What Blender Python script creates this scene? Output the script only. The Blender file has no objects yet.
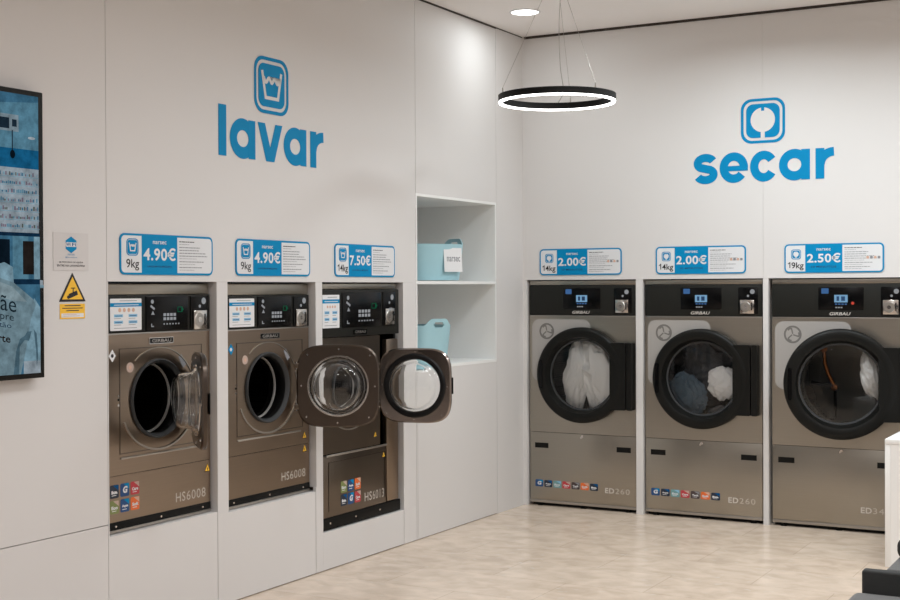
import bpy, bmesh, math, random
from math import sin, cos, pi, radians
from mathutils import Matrix, Vector, noise

random.seed(7)
S = bpy.context.scene
COL = S.collection

# ------------------------------------------------------------------ materials
def lin(c):
    return tuple((v / 255 / 12.92) if v / 255 <= .04045 else ((v / 255 + .055) / 1.055) ** 2.4 for v in c)

def new_mat(name):
    m = bpy.data.materials.new(name)
    m.use_nodes = True
    nt = m.node_tree
    b = nt.nodes['Principled BSDF']
    return m, nt, b

def pm(name, col, rough=.5, metal=0., spec=.5, var=0., scale=(30, 30, 30), bump=0., coat=0., sheen=0.):
    """principled with a little procedural variation"""
    m, nt, b = new_mat(name)
    c = lin(col)
    b.inputs['Roughness'].default_value = rough
    b.inputs['Metallic'].default_value = metal
    b.inputs['Specular IOR Level'].default_value = spec
    b.inputs['Coat Weight'].default_value = coat
    b.inputs['Sheen Weight'].default_value = sheen
    tc = nt.nodes.new('ShaderNodeTexCoord')
    mp = nt.nodes.new('ShaderNodeMapping'); mp.inputs['Scale'].default_value = scale
    nz = nt.nodes.new('ShaderNodeTexNoise'); nz.inputs['Scale'].default_value = 1.; nz.inputs['Detail'].default_value = 4
    nt.links.new(tc.outputs['Object'], mp.inputs['Vector']); nt.links.new(mp.outputs['Vector'], nz.inputs['Vector'])
    mx = nt.nodes.new('ShaderNodeMix'); mx.data_type = 'RGBA'
    mx.inputs['A'].default_value = tuple(v * (1 - var) for v in c) + (1,)
    mx.inputs['B'].default_value = tuple(min(1, v * (1 + var)) for v in c) + (1,)
    nt.links.new(nz.outputs['Fac'], mx.inputs['Factor'])
    nt.links.new(mx.outputs['Result'], b.inputs['Base Color'])
    if bump:
        bp = nt.nodes.new('ShaderNodeBump'); bp.inputs['Strength'].default_value = bump; bp.inputs['Distance'].default_value = .002
        nt.links.new(nz.outputs['Fac'], bp.inputs['Height']); nt.links.new(bp.outputs['Normal'], b.inputs['Normal'])
    return m

def em(name, col, strength, var=0.):
    m = bpy.data.materials.new(name); m.use_nodes = True
    nt = m.node_tree; nt.nodes.clear()
    e = nt.nodes.new('ShaderNodeEmission'); o = nt.nodes.new('ShaderNodeOutputMaterial')
    e.inputs['Color'].default_value = lin(col) + (1,); e.inputs['Strength'].default_value = strength
    nt.links.new(e.outputs[0], o.inputs['Surface'])
    if var:
        tc = nt.nodes.new('ShaderNodeTexCoord'); nz = nt.nodes.new('ShaderNodeTexNoise'); nz.inputs['Scale'].default_value = 22; nz.inputs['Detail'].default_value = 8; nz.inputs['Roughness'].default_value = .65
        mr = nt.nodes.new('ShaderNodeMapRange'); mr.inputs['From Min'].default_value = .3; mr.inputs['From Max'].default_value = .7
        mr.inputs['To Min'].default_value = strength * (1 - var); mr.inputs['To Max'].default_value = strength * (1 + var)
        nt.links.new(tc.outputs['Object'], nz.inputs['Vector']); nt.links.new(nz.outputs['Fac'], mr.inputs['Value']); nt.links.new(mr.outputs['Result'], e.inputs['Strength'])
    return m

def pane_glass(name, tint=(1, 1, 1), refl=1.0):
    """thin clear pane: transparent with a fresnel reflection"""
    m = bpy.data.materials.new(name); m.use_nodes = True
    nt = m.node_tree; nt.nodes.clear()
    o = nt.nodes.new('ShaderNodeOutputMaterial'); mx = nt.nodes.new('ShaderNodeMixShader')
    t = nt.nodes.new('ShaderNodeBsdfTransparent'); t.inputs['Color'].default_value = tint + (1,)
    g = nt.nodes.new('ShaderNodeBsdfGlossy'); g.inputs['Roughness'].default_value = .02
    f = nt.nodes.new('ShaderNodeFresnel'); f.inputs['IOR'].default_value = 1.35 * refl
    nt.links.new(f.outputs[0], mx.inputs[0]); nt.links.new(t.outputs[0], mx.inputs[1]); nt.links.new(g.outputs[0], mx.inputs[2])
    nt.links.new(mx.outputs[0], o.inputs['Surface'])
    return m

M = {}
M['panel'] = pm('white_lacquer_panel', (222, 219, 217), .58, var=.01, scale=(.8, .8, .8))
M['paint'] = pm('white_wall_paint', (222, 219, 217), .65, var=.01, scale=(.8, .8, .8))
M['shelfwhite'] = pm('white_shelf_laminate', (243, 243, 241), .5, var=.01)
M['ceil'] = pm('ceiling_paint', (243, 239, 237), .8, var=.01, scale=(1, 1, 1))
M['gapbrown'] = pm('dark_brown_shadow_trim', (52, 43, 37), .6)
M['steelbrown'] = pm('brushed_bronze_steel', (150, 134, 119), .30, 1., var=.08, scale=(3, 3, 260))
M['steeldark'] = pm('brushed_dark_steel', (116, 106, 96), .30, 1., var=.06, scale=(3, 3, 260))
M['steelgrey'] = pm('brushed_grey_steel', (166, 160, 150), .34, 1., var=.06, scale=(3, 3, 260))
M['steelpatch'] = pm('pale_satin_film', (178, 174, 170), .5, .25, var=.02)
M['doorplate'] = pm('door_plate_steel', (92, 83, 76), .30, 1., var=.05, scale=(80, 80, 80))  # dark reflection on the open door plates put into the base colour
M['doorplate_light'] = pm('bright_door_plate_steel', (150, 140, 134), .2, 1., var=.05, scale=(80, 80, 80))  # paler plate, its brighter reflection put into the base colour
M['chrome'] = pm('polished_steel', (205, 200, 195), .18, 1., var=.02)
M['silver'] = pm('satin_silver', (178, 173, 167), .38, 1., var=.03)
M['black'] = pm('satin_black_plastic', (13, 13, 12), .5, spec=.2, var=.1)
M['blackgloss'] = pm('gloss_black_panel', (5, 5, 6), .22, spec=.2, var=.1)
M['charcoal'] = pm('charcoal_control_panel', (33, 33, 30), .5, spec=.2, var=.06)
M['doorblack'] = pm('black_door_plastic', (19, 19, 17), .42, spec=.2, var=.08)
M['rubber'] = pm('dark_rubber_gasket', (48, 50, 52), .6, var=.1)
M['rubberblack'] = pm('black_rubber_seal', (15, 15, 16), .5, spec=.3, var=.1)
M['blue'] = pm('blue_vinyl', (0, 136, 190), .5, spec=.15, var=.02)
M['bluedark'] = pm('deep_blue_vinyl', (4, 84, 140), .5, spec=.15, var=.02)
M['navy'] = pm('navy_print', (14, 62, 104), .5, var=.02)
M['white'] = pm('white_print', (226, 227, 229), .5, var=.01)
M['paper'] = pm('white_paper', (232, 232, 233), .6, var=.01)
M['notice'] = pm('off_white_notice_paper', (214, 210, 208), .6, var=.01)
M['paleblue'] = pm('pale_blue_print', (140, 190, 220), .6, var=.01)
M['inkgrey'] = pm('grey_print', (140, 141, 146), .6, var=.02)
M['ink'] = pm('black_print', (25, 25, 28), .6, var=.02)
M['peach'] = pm('peach_print', (214, 176, 154), .6, var=.02)
M['yellow'] = pm('yellow_print', (250, 196, 56), .5, var=.02)
M['red'] = pm('red_sticker', (192, 62, 72), .45, var=.05)
M['orange'] = pm('orange_sticker', (232, 112, 52), .45, var=.05)
M['teal'] = pm('teal_sticker', (112, 158, 162), .45, var=.05)
M['green'] = pm('green_sticker', (128, 140, 84), .45, var=.05)
M['stblue'] = pm('blue_sticker', (26, 74, 128), .45, var=.05)
M['stnavy'] = pm('navy_sticker', (28, 42, 62), .45, var=.05)
M['stbrown'] = pm('brown_sticker', (70, 56, 58), .45, var=.05)
M['pink'] = pm('pale_pink_sticker', (196, 172, 160), .5, var=.05)
M['etchdim'] = pm('dim_etched_print', (198, 190, 180), .5, .05, var=.03)
M['symbol'] = pm('mid_grey_print', (118, 115, 111), .5, var=.03)
M['etch'] = pm('pale_etched_print', (208, 202, 195), .5, .1, var=.03)
M['tub'] = pm('light_blue_soft_plastic', (168, 207, 216), .5, var=.02, spec=.4)
M['sofa'] = pm('dark_grey_upholstery', (84, 85, 84), .85, var=.18, scale=(60, 60, 60), bump=.4, sheen=.3)
M['sofadark'] = pm('black_upholstery', (44, 45, 44), .8, var=.18, scale=(60, 60, 60), bump=.4)
M['sheet'] = pm('white_cotton', (251, 250, 248), .9, var=.03, scale=(20, 20, 20), bump=.3, sheen=.2)
M['denim'] = pm('blue_denim', (92, 110, 124), .9, var=.3, scale=(40, 40, 40), bump=.5, sheen=.2)
M['darkcloth'] = pm('dark_grey_cloth', (64, 65, 68), .9, var=.3, scale=(40, 40, 40), bump=.5, sheen=.2)
M['greycloth'] = pm('mid_grey_cloth', (96, 96, 98), .9, var=.25, scale=(40, 40, 40), bump=.5, sheen=.2)
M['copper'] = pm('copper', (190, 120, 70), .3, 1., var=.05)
M['lcd'] = em('backlit_lcd', (150, 200, 240), .9)
M['lcdblue'] = em('backlit_blue_label', (90, 140, 205), .7)
M['key'] = em('backlit_keys', (215, 218, 222), .6)
M['greenled'] = em('green_led_arrow', (50, 170, 120), .3)
M['redled'] = em('red_led', (235, 90, 70), 1.0)
M['led'] = em('led_diffuser', (255, 253, 250), 9.)
M['lampdisc'] = em('downlight_diffuser', (255, 252, 246), 9.)
M['frontglass'] = pm('dark_shopfront_glass', (62, 64, 68), .25, var=.02)
M['drumrim'] = pm('bright_drum_rim', (196, 194, 190), .4, .3)
M['window'] = pane_glass('door_window_glass', (.98, .985, .985), 1.05)

def bowl_glass():
    m, nt, b = new_mat('clear_door_bowl_glass')
    b.inputs['Base Color'].default_value = (.97, .98, .98, 1)
    b.inputs['Roughness'].default_value = .0
    b.inputs['Transmission Weight'].default_value = 1.
    b.inputs['IOR'].default_value = 1.47
    return m
M['bowl'] = bowl_glass()

def drum_mat(name, a, bcol):
    m, nt, b = new_mat(name)
    b.inputs['Metallic'].default_value = 1.; b.inputs['Roughness'].default_value = .38
    tc = nt.nodes.new('ShaderNodeTexCoord')
    v = nt.nodes.new('ShaderNodeTexVoronoi'); v.inputs['Scale'].default_value = 60; v.inputs['Randomness'].default_value = .1
    nt.links.new(tc.outputs['Object'], v.inputs['Vector'])
    r = nt.nodes.new('ShaderNodeValToRGB')
    r.color_ramp.elements[0].position = .25; r.color_ramp.elements[0].color = lin(a) + (1,)
    r.color_ramp.elements[1].position = .32; r.color_ramp.elements[1].color = lin(bcol) + (1,)
    nt.links.new(v.outputs['Distance'], r.inputs['Fac']); nt.links.new(r.outputs['Color'], b.inputs['Base Color'])
    return m
M['drum'] = drum_mat('perforated_drum_steel', (4, 4, 4), (70, 68, 66))
M['drumdry'] = drum_mat('perforated_dryer_drum', (12, 12, 12), (104, 102, 98))

def floor_mat():
    m, nt, b = new_mat('polished_beige_stone_tiles')
    L = nt.links.new
    tc = nt.nodes.new('ShaderNodeTexCoord')
    br = nt.nodes.new('ShaderNodeTexBrick')
    br.offset = .5; br.inputs['Scale'].default_value = 1.; br.inputs['Mortar Size'].default_value = .0022
    br.inputs['Brick Width'].default_value = .9; br.inputs['Row Height'].default_value = .45; br.inputs['Mortar Smooth'].default_value = .3
    br.inputs['Color1'].default_value = lin((226, 208, 190)) + (1,)
    br.inputs['Color2'].default_value = lin((221, 202, 183)) + (1,)
    br.inputs['Mortar'].default_value = lin((196, 177, 158)) + (1,)
    L(tc.outputs['Object'], br.inputs['Vector'])
    n1 = nt.nodes.new('ShaderNodeTexNoise'); n1.inputs['Scale'].default_value = 6.5; n1.inputs['Detail'].default_value = 9; n1.inputs['Distortion'].default_value = .5
    mp = nt.nodes.new('ShaderNodeMapping'); mp.inputs['Scale'].default_value = (1., 1.25, 1)
    L(tc.outputs['Object'], mp.inputs['Vector']); L(mp.outputs['Vector'], n1.inputs['Vector'])
    r1 = nt.nodes.new('ShaderNodeValToRGB')
    r1.color_ramp.elements[0].position = .34; r1.color_ramp.elements[0].color = (.86, .84, .815, 1)
    r1.color_ramp.elements[1].position = .66; r1.color_ramp.elements[1].color = (1.06, 1.06, 1.06, 1)
    L(n1.outputs['Fac'], r1.inputs['Fac'])
    mu = nt.nodes.new('ShaderNodeMix'); mu.data_type = 'RGBA'; mu.blend_type = 'MULTIPLY'; mu.inputs['Factor'].default_value = 1.
    L(br.outputs['Color'], mu.inputs['A']); L(r1.outputs['Color'], mu.inputs['B'])
    n2 = nt.nodes.new('ShaderNodeTexNoise'); n2.inputs['Scale'].default_value = 16; n2.inputs['Detail'].default_value = 6
    L(mp.outputs['Vector'], n2.inputs['Vector'])
    r2 = nt.nodes.new('ShaderNodeValToRGB')
    r2.color_ramp.elements[0].position = .60; r2.color_ramp.elements[0].color = (0, 0, 0, 1)
    r2.color_ramp.elements[1].position = .72; r2.color_ramp.elements[1].color = (.5, .5, .5, 1)
    L(n2.outputs['Fac'], r2.inputs['Fac'])
    m2 = nt.nodes.new('ShaderNodeMix'); m2.data_type = 'RGBA'
    L(r2.outputs['Color'], m2.inputs['Factor']); L(mu.outputs['Result'], m2.inputs['A'])
    m2.inputs['B'].default_value = lin((224, 215, 204)) + (1,)
    L(m2.outputs['Result'], b.inputs['Base Color'])
    b.inputs['Roughness'].default_value = .24
    b.inputs['Specular IOR Level'].default_value = .45
    return m
M['floor'] = floor_mat()

# ------------------------------------------------------------------ mesh builder
class MB:
    def __init__(self, T=None):
        self.v = []; self.f = []; self.mi = []; self.mats = []; self.T = T or Matrix()
    def m(self, mat):
        if mat not in self.mats: self.mats.append(mat)
        return self.mats.index(mat)
    def add(self, vs, fs, mat):
        b = len(self.v); k = self.m(mat)
        self.v += [tuple(self.T @ Vector(p)) for p in vs]
        self.f += [tuple(b + i for i in f) for f in fs]; self.mi += [k] * len(fs)
        return self
    def box(self, x0, x1, y0, y1, z0, z1, mat, bev=0, seg=2):
        bm = bmesh.new()
        vs = [bm.verts.new(p) for p in ((x0, y0, z0), (x1, y0, z0), (x1, y1, z0), (x0, y1, z0), (x0, y0, z1), (x1, y0, z1), (x1, y1, z1), (x0, y1, z1))]
        for f in ((3, 2, 1, 0), (4, 5, 6, 7), (0, 1, 5, 4), (1, 2, 6, 5), (2, 3, 7, 6), (3, 0, 4, 7)): bm.faces.new([vs[i] for i in f])
        if bev: bmesh.ops.bevel(bm, geom=list(bm.edges), offset=bev, segments=seg, profile=.5, affect='EDGES')
        bm.verts.index_update()
        self.add([v.co.copy() for v in bm.verts], [[v.index for v in f.verts] for f in bm.faces], mat); bm.free()
        return self
    def prism(self, pts, y0, y1, mat):
        """outline in x,z pushed from y0 (front) to y1 (back)"""
        n = len(pts)
        a = sum(pts[i][0] * pts[(i + 1) % n][1] - pts[(i + 1) % n][0] * pts[i][1] for i in range(n))
        if a < 0: pts = pts[::-1]
        vs = [(x, y0, z) for x, z in pts] + [(x, y1, z) for x, z in pts]
        fs = [tuple(range(n)), tuple(range(2 * n - 1, n - 1, -1))] + [(i, i + n, (i + 1) % n + n, (i + 1) % n) for i in range(n)]
        return self.add(vs, fs, mat)
    def frame(self, o, i, y0, y1, mat):
        """plate between outline o and inline i (same count)"""
        n = len(o)
        vs = [(x, y0, z) for x, z in o] + [(x, y0, z) for x, z in i] + [(x, y1, z) for x, z in o] + [(x, y1, z) for x, z in i]
        fs = []
        for k in range(n):
            q = (k + 1) % n
            fs += [(k, q, n + q, n + k), (2 * n + k, 3 * n + k, 3 * n + q, 2 * n + q), (k, 2 * n + k, 2 * n + q, q), (n + k, n + q, 3 * n + q, 3 * n + k)]
        return self.add(vs, fs, mat)
    def lathe(self, prof, cx, cz, mat, n=48, closed=False):
        """profile of (r, y) about the y axis through cx, cz"""
        vs = []; fs = []; k = len(prof)
        for i in range(n):
            a = 2 * pi * i / n
            vs += [(cx + r * cos(a), y, cz + r * sin(a)) for r, y in prof]
        for i in range(n):
            j = (i + 1) % n
            for q in range(k if closed else k - 1):
                w = (q + 1) % k
                fs.append((i * k + q, i * k + w, j * k + w, j * k + q))
        return self.add(vs, fs, mat)
    def lathez(self, prof, mat, n=48, closed=False, cx=0, cy=0):
        vs = []; fs = []; k = len(prof)
        for i in range(n):
            a = 2 * pi * i / n
            vs += [(cx + r * cos(a), cy + r * sin(a), z) for r, z in prof]
        for i in range(n):
            j = (i + 1) % n
            for q in range(k if closed else k - 1):
                w = (q + 1) % k
                fs.append((i * k + q, j * k + q, j * k + w, i * k + w))
        return self.add(vs, fs, mat)
    def disc(self, cx, cz, r, y, mat, n=32):
        return self.prism([(cx + r * cos(2 * pi * i / n), cz + r * sin(2 * pi * i / n)) for i in range(n)], y, y + .001, mat)
    def tube(self, pts, r, mat, n=8, closed=False):
        pts = [Vector(p) for p in pts]; k = len(pts); vs = []; fs = []
        up = None
        for i, p in enumerate(pts):
            a = pts[(i - 1) % k] if (closed or i) else p
            b = pts[(i + 1) % k] if (closed or i < k - 1) else p
            t = (b - a).normalized()
            if up is None: up = Vector((0, 0, 1)) if abs(t.z) < .9 else Vector((1, 0, 0))
            s = t.cross(up).normalized(); up = s.cross(t).normalized()
            vs += [tuple(p + r * (cos(2 * pi * j / n) * s + sin(2 * pi * j / n) * up)) for j in range(n)]
        for i in range(k if closed else k - 1):
            q = (i + 1) % k
            for j in range(n):
                w = (j + 1) % n
                fs.append((i * n + j, i * n + w, q * n + w, q * n + j))
        if not closed: fs += [tuple(range(n))[::-1], tuple(range((k - 1) * n, k * n))]
        return self.add(vs, fs, mat)
    def stroke(self, pts, w, y0, y1, mat, closed=False):
        """flat ribbon of width w along a path in x,z"""
        n = len(pts); L = []; R = []
        for i, (x, z) in enumerate(pts):
            a = pts[(i - 1) % n] if (closed or i) else pts[i]
            b = pts[(i + 1) % n] if (closed or i < n - 1) else pts[i]
            d1 = Vector((x - a[0], z - a[1])); d2 = Vector((b[0] - x, b[1] - z))
            if d1.length < 1e-9: d1 = d2
            if d2.length < 1e-9: d2 = d1
            d1.normalize(); d2.normalize()
            n1 = Vector((-d1.y, d1.x)); n2 = Vector((-d2.y, d2.x)); mm = (n1 + n2)
            mm = n1 if mm.length < 1e-6 else mm.normalized()
            s = w / 2 / max(.35, mm.dot(n1))
            L.append((x + mm.x * s, z + mm.y * s)); R.append((x - mm.x * s, z - mm.y * s))
        if closed: return self.frame(L, R, y0, y1, mat)
        return self.prism(L + R[::-1], y0, y1, mat)
    def build(self, name, parent=None, smooth=35, loc=None, rotz=0):
        me = bpy.data.meshes.new(name)
        me.from_pydata(self.v, [], self.f)
        for k in self.mats: me.materials.append(M[k])
        me.polygons.foreach_set('material_index', self.mi)
        bm = bmesh.new(); bm.from_mesh(me); bmesh.ops.recalc_face_normals(bm, faces=bm.faces); bm.to_mesh(me); bm.free()
        if smooth:
            me.polygons.foreach_set('use_smooth', [True] * len(me.polygons))
            me.set_sharp_from_angle(angle=radians(smooth))
        me.update()
        o = bpy.data.objects.new(name, me); COL.objects.link(o)
        if parent: o.parent = parent
        if loc: o.location = loc
        if rotz: o.rotation_euler.z = rotz
        return o

def rr(x0, x1, z0, z1, r, n=6):
    p = []
    for cx, cz, a in ((x1 - r, z1 - r, 0), (x0 + r, z1 - r, 90), (x0 + r, z0 + r, 180), (x1 - r, z0 + r, 270)):
        for i in range(n + 1):
            t = radians(a + 90 * i / n); p.append((cx + r * cos(t), cz + r * sin(t)))
    return p

def circ(cx, cz, r, n=48, a0=0):
    return [(cx + r * cos(2 * pi * i / n + a0), cz + r * sin(2 * pi * i / n + a0)) for i in range(n)]

def arc(cx, cz, r, a0, a1, n=20, rz=None):
    rz = rz or r
    return [(cx + r * cos(radians(a0 + (a1 - a0) * i / n)), cz + rz * sin(radians(a0 + (a1 - a0) * i / n))) for i in range(n + 1)]

_cache = {}
def glyphs(s, bold, sp):
    k = (s, bold, sp)
    if k not in _cache:
        c = bpy.data.curves.new('lettering', 'FONT'); c.body = s; c.size = 1; c.offset = bold; c.resolution_u = 3; c.space_character = sp
        o = bpy.data.objects.new('lettering', c); COL.objects.link(o)
        me = bpy.data.meshes.new_from_object(o.evaluated_get(bpy.context.evaluated_depsgraph_get()))
        vs = [(v.co.x, v.co.y) for v in me.vertices]; fs = [tuple(p.vertices) for p in me.polygons]
        bpy.data.objects.remove(o); bpy.data.curves.remove(c); bpy.data.meshes.remove(me)
        x0 = min(v[0] for v in vs); x1 = max(v[0] for v in vs); z0 = min(v[1] for v in vs); z1 = max(v[1] for v in vs)
        _cache[k] = ([((x - x0) / (x1 - x0), (z - z0) / (z1 - z0)) for x, z in vs], fs)
    return _cache[k]

def text(mb, s, x0, x1, z0, z1, y, mat, bold=.0, sp=1., skew=0.):
    vs, fs = glyphs(s, bold, sp)
    mb.add([(x0 + (x1 - x0) * u + skew * v * (z1 - z0), y, z0 + (z1 - z0) * v) for u, v in vs], [f for f in fs], mat)

def thing(name, label, cat, loc=(0, 0, 0), rotz=0., group=None):
    o = bpy.data.objects.new(name, None); COL.objects.link(o)
    o.location = loc; o.rotation_euler.z = rotz; o.empty_display_size = .1
    o['label'] = label; o['category'] = cat
    if group: o['group'] = group
    return o
def tag(o, label, cat, group=None):
    o['label'] = label; o['category'] = cat
    if group: o['group'] = group
    return o
def struct(mb, name, smooth=0):
    o = mb.build(name, smooth=smooth); o['kind'] = 'structure'; return o

LEFT = pi / 2          # things on the left wall: local x runs along the wall, local -y points into the room

# ------------------------------------------------------------------ the room
CEIL = 3.5
b = MB(); b.box(-1, 8, -11, .9, -.1, 0, 'floor'); struct(b, 'floor')
b = MB(); b.box(-.02, 8, -11, .02, CEIL, CEIL + .1, 'ceil'); struct(b, 'ceiling')
b = MB(); b.box(8, 8.1, -11, .02, 0, CEIL, 'paint'); struct(b, 'wall_right')
b = MB(); b.box(-.02, 8.1, -11.1, -11, 2.9, CEIL, 'paint'); b.box(-.02, 8.1, -11.1, -11, 0, .25, 'paint')
for x in (-.02, 1.95, 3.95, 5.95, 7.95): b.box(x, x + .12, -11.1, -11, .2505, 2.8995, 'paint')
struct(b, 'wall_front')
for i, x in enumerate((-.02, 1.95, 3.95, 5.95)):
    b = MB(); b.box(x + .1205, x + (1.8495 if i == 0 else 1.9995), -11.06, -11.04, .2505, 2.8995, 'frontglass'); struct(b, 'window_%d' % (i + 1))

TOPL, TOPR, DK = 1.664, 1.684, 3.482
b = MB()
def wl(y0, y1, z0, z1, d=.02, mat='panel'): b.box(-d, 0, y0, y1, z0, z1, mat)
wl(-11, -4.354, .547, CEIL); wl(-11, -4.354, 0, .543)
wl(-4.351, -1.577, TOPL, CEIL)
wl(-4.351, -4.345, .4875, TOPL - .0005, .6)
wl(-3.570, -3.483, .4715, TOPL - .0005, .6)
wl(-2.695, -2.630, .4945, TOPL - .0005, .6)
wl(-1.735, -1.577, .2215, TOPL - .0005, .6)
wl(-1.7325, -1.577, .004, .221, .6)
wl(-4.351, -3.5745, .005, .487); wl(-3.5695, -2.7055, .005, .471); wl(-2.7005, -2.630, .005, .494); wl(-2.6295, -1.7375, .005, .221)
b.box(-.8, -.02, -4.351, -3.5705, .46, .487, 'panel'); b.box(-.8, -.02, -3.5695, -2.66, .445, .471, 'panel'); b.box(-.8, -.02, -2.65, -1.7365, .195, .221, 'panel')
wl(-1.573, -.440, 2.241, CEIL); wl(-1.5575, -.440, .004, 1.096); wl(-1.573, -1.5605, .004, 1.096)
wl(-.4365, .02, 0, CEIL, .02, 'paint')
struct(b, 'wall_left')

b = MB()
def wb(x0, x1, z0, z1, d=.02): b.box(x0, x1, 0, d, z0, z1, 'paint')
wb(0, 1.8168, TOPR, CEIL); wb(1.8178, 8, TOPR, CEIL)
wb(.0, .030, 0, TOPR - .0005, .6); wb(.895, .947, 0, TOPR - .0005, .6); wb(1.815, 1.852, 0, TOPR - .0005, .6); wb(2.765, 8, 0, TOPR - .0005, .02)
struct(b, 'wall_back')

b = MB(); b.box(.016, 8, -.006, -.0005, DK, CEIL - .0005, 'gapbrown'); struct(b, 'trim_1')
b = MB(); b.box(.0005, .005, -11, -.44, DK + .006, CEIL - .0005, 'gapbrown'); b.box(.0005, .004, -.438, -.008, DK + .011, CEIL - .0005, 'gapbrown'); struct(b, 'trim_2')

# ------------------------------------------------------------------ open shelf built into the left wall
ND = .66
sh = thing('open_shelf', 'white built-in open shelf of two compartments in the left wall holding blue tubs', 'shelf', (0, -1.573, 1.0965), LEFT)
W_ = 1.573 - .440
for x0 in (0, W_ - .016):
    MB().box(x0, x0 + .016, 0, ND, 0, 1.144, 'shelfwhite').build('side_panel', sh, 0)
MB().box(.0165, W_ - .0165, ND - .016, ND, 0, 1.144, 'shelfwhite').build('back_panel', sh, 0)
MB().box(.0165, W_ - .0165, 0, ND - .0165, 0, .018, 'shelfwhite').build('bottom_panel', sh, 0)
MB().box(.0165, W_ - .0165, 0, ND - .0165, .557, .577, 'shelfwhite').build('shelf_board', sh, 0)
MB().box(.0165, W_ - .0165, 0, ND - .0165, 1.126, 1.144, 'shelfwhite').build('top_panel', sh, 0)

# soft tubs with raised handle lugs
def tub_mesh(h=.255, ax=.235, ay=.185, lug=.045):
    NA, NZ = 120, 26
    bm = bmesh.new(); g = []
    for i in range(NA):
        a = 2 * pi * i / NA
        c, s = cos(a), sin(a)
        k = (abs(c) ** 3.2 + abs(s) ** 3.2) ** (-1 / 3.2)
        e = abs(c)
        top = h + lug * max(0, min(1, (e - .80) / .16)) ** 1 * (3 - 2 * max(0, min(1, (e - .80) / .16))) * max(0, min(1, (e - .80) / .16))
        row = []
        for j in range(NZ + 1):
            t = j / NZ
            q = .87 + .13 * t ** .8
            row.append(bm.verts.new((ax * k * c * q, ay * k * s * q, top * t)))
        g.append(row)
    for i in range(NA):
        q = (i + 1) % NA
        a = 2 * pi * (i + .5) / NA
        for j in range(NZ):
            zc = (g[i][j].co.z + g[i][j + 1].co.z) / 2
            yc = (g[i][j].co.y + g[q][j].co.y) / 2
            if abs(cos(a)) > .8 and (yc / .05) ** 2 + ((zc - (h + lug * .12)) / .018) ** 2 < 1: continue
            bm.faces.new((g[i][j], g[q][j], g[q][j + 1], g[i][j + 1]))
    bm.faces.new([g[i][0] for i in range(NA)][::-1])
    bmesh.ops.recalc_face_normals(bm, faces=bm.faces)
    bmesh.ops.solidify(bm, geom=list(bm.faces), thickness=.006)
    me = bpy.data.meshes.new('tub'); bm.to_mesh(me); bm.free()
    me.materials.append(M['tub'])
    me.polygons.foreach_set('use_smooth', [True] * len(me.polygons)); me.set_sharp_from_angle(angle=radians(50))
    return me
TM = tub_mesh()
def tub(loc, rz, label, sc=1.):
    t = thing('laundry_tub', label, 'laundry basket', loc, rz, 'light blue laundry tubs on the open shelf')
    t.scale = (sc, sc, sc)
    o = bpy.data.objects.new('tub_body', TM); COL.objects.link(o); o.parent = t; o.location = (0, 0, .0065)
    return t
SB = 1.0965
t1 = tub((-.245, -.985, SB + .5775), radians(66), 'light blue flexible tub with a white card tag, on the upper shelf', .97)
t2 = tub((-.250, -1.165, SB + .0185), radians(-16), 'light blue flexible tub with a handle hole, untagged, on the lower shelf', 1.0)

# ------------------------------------------------------------------ wall lettering and emblems
def letter(ch, w, h, mb, y0, y1, mat):
    s = .058 * h / .204                     # stroke
    r = h / 2
    if ch == 'l': mb.box(0, w, y0, y1, 0, h * 1.29, mat)
    if ch == 'a':
        rx = w / 2
        o = circ(rx, r, 1, 64); mb.frame([(rx + (x - rx) * rx, r + (z - r) * (r + .004)) for x, z in o], [(rx + (x - rx) * (rx - s), r + (z - r) * (r - s)) for x, z in o], y0, y1, mat)
        mb.box(w - s, w, y0 - .0003, y1, 0, h, mat)
    if ch == 'v': mb.prism([(0, h), (s * 1.08, h), (w / 2, h * .36), (w - s * 1.08, h), (w, h), (w / 2 + s * .62, 0), (w / 2 - s * .62, 0)], y0, y1, mat)
    if ch == 'r':
        mb.box(0, s, y0, y1, 0, h, mat)
        mb.stroke(arc(w, h - .108, w - s * .55, 180, 90, 14, .108 - s / 2 + .003), s, y0 - .0003, y1, mat)
    if ch == 'c': mb.stroke(arc(w * .5 + .003, r, w / 2 - s / 2, 34, 326, 40, r + .003 - s / 2), s, y0, y1, mat)
    if ch == 'e':
        mb.stroke(arc(w * .5, r, w / 2 - s / 2, 0, 322, 44, r + .003 - s / 2), s, y0, y1, mat)
        mb.box(s * .5, w - .001, y0 - .0003, y1, r - .024, r + .012, mat)
    if ch == 's':
        q = (h + .006) / 4; k = w / 2 - s / 2; z2, z1 = r + q - s / 4 + .001, r - q + s / 4 - .001; rz = q - s / 4
        p = arc(w / 2, z2, k, 22, 235, 22, rz)
        e = arc(w / 2, z1, k * 1.02, 55, -158, 22, rz)
        mb.stroke(p + e, s * .97, y0, y1, mat)
def word(name, label, letters, loc, rotz):
    t = thing('lettering_sign', label, 'wall lettering', loc, rotz, 'blue words on the walls')
    for ch, x0, x1 in letters:
        mb = MB(); letter(ch, x1 - x0, .204, mb, -.0024, -.001, 'blue'); mb.build('letter', t, 0, loc=(x0, 0, 0))
    return t
word('lavar', "large blue word 'lavar' on the left wall", [('l', 0, .063), ('a', .092, .305), ('v', .327, .545), ('a', .558, .770), ('r', .809, .938)], (0, -3.550, 2.314), LEFT)
word('secar', "large blue word 'secar' on the back wall", [('s', 0, .173), ('e', .187, .387), ('c', .398, .588), ('a', .600, .808), ('r', .845, .966)], (1.327, 0, 2.345), 0)

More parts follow.
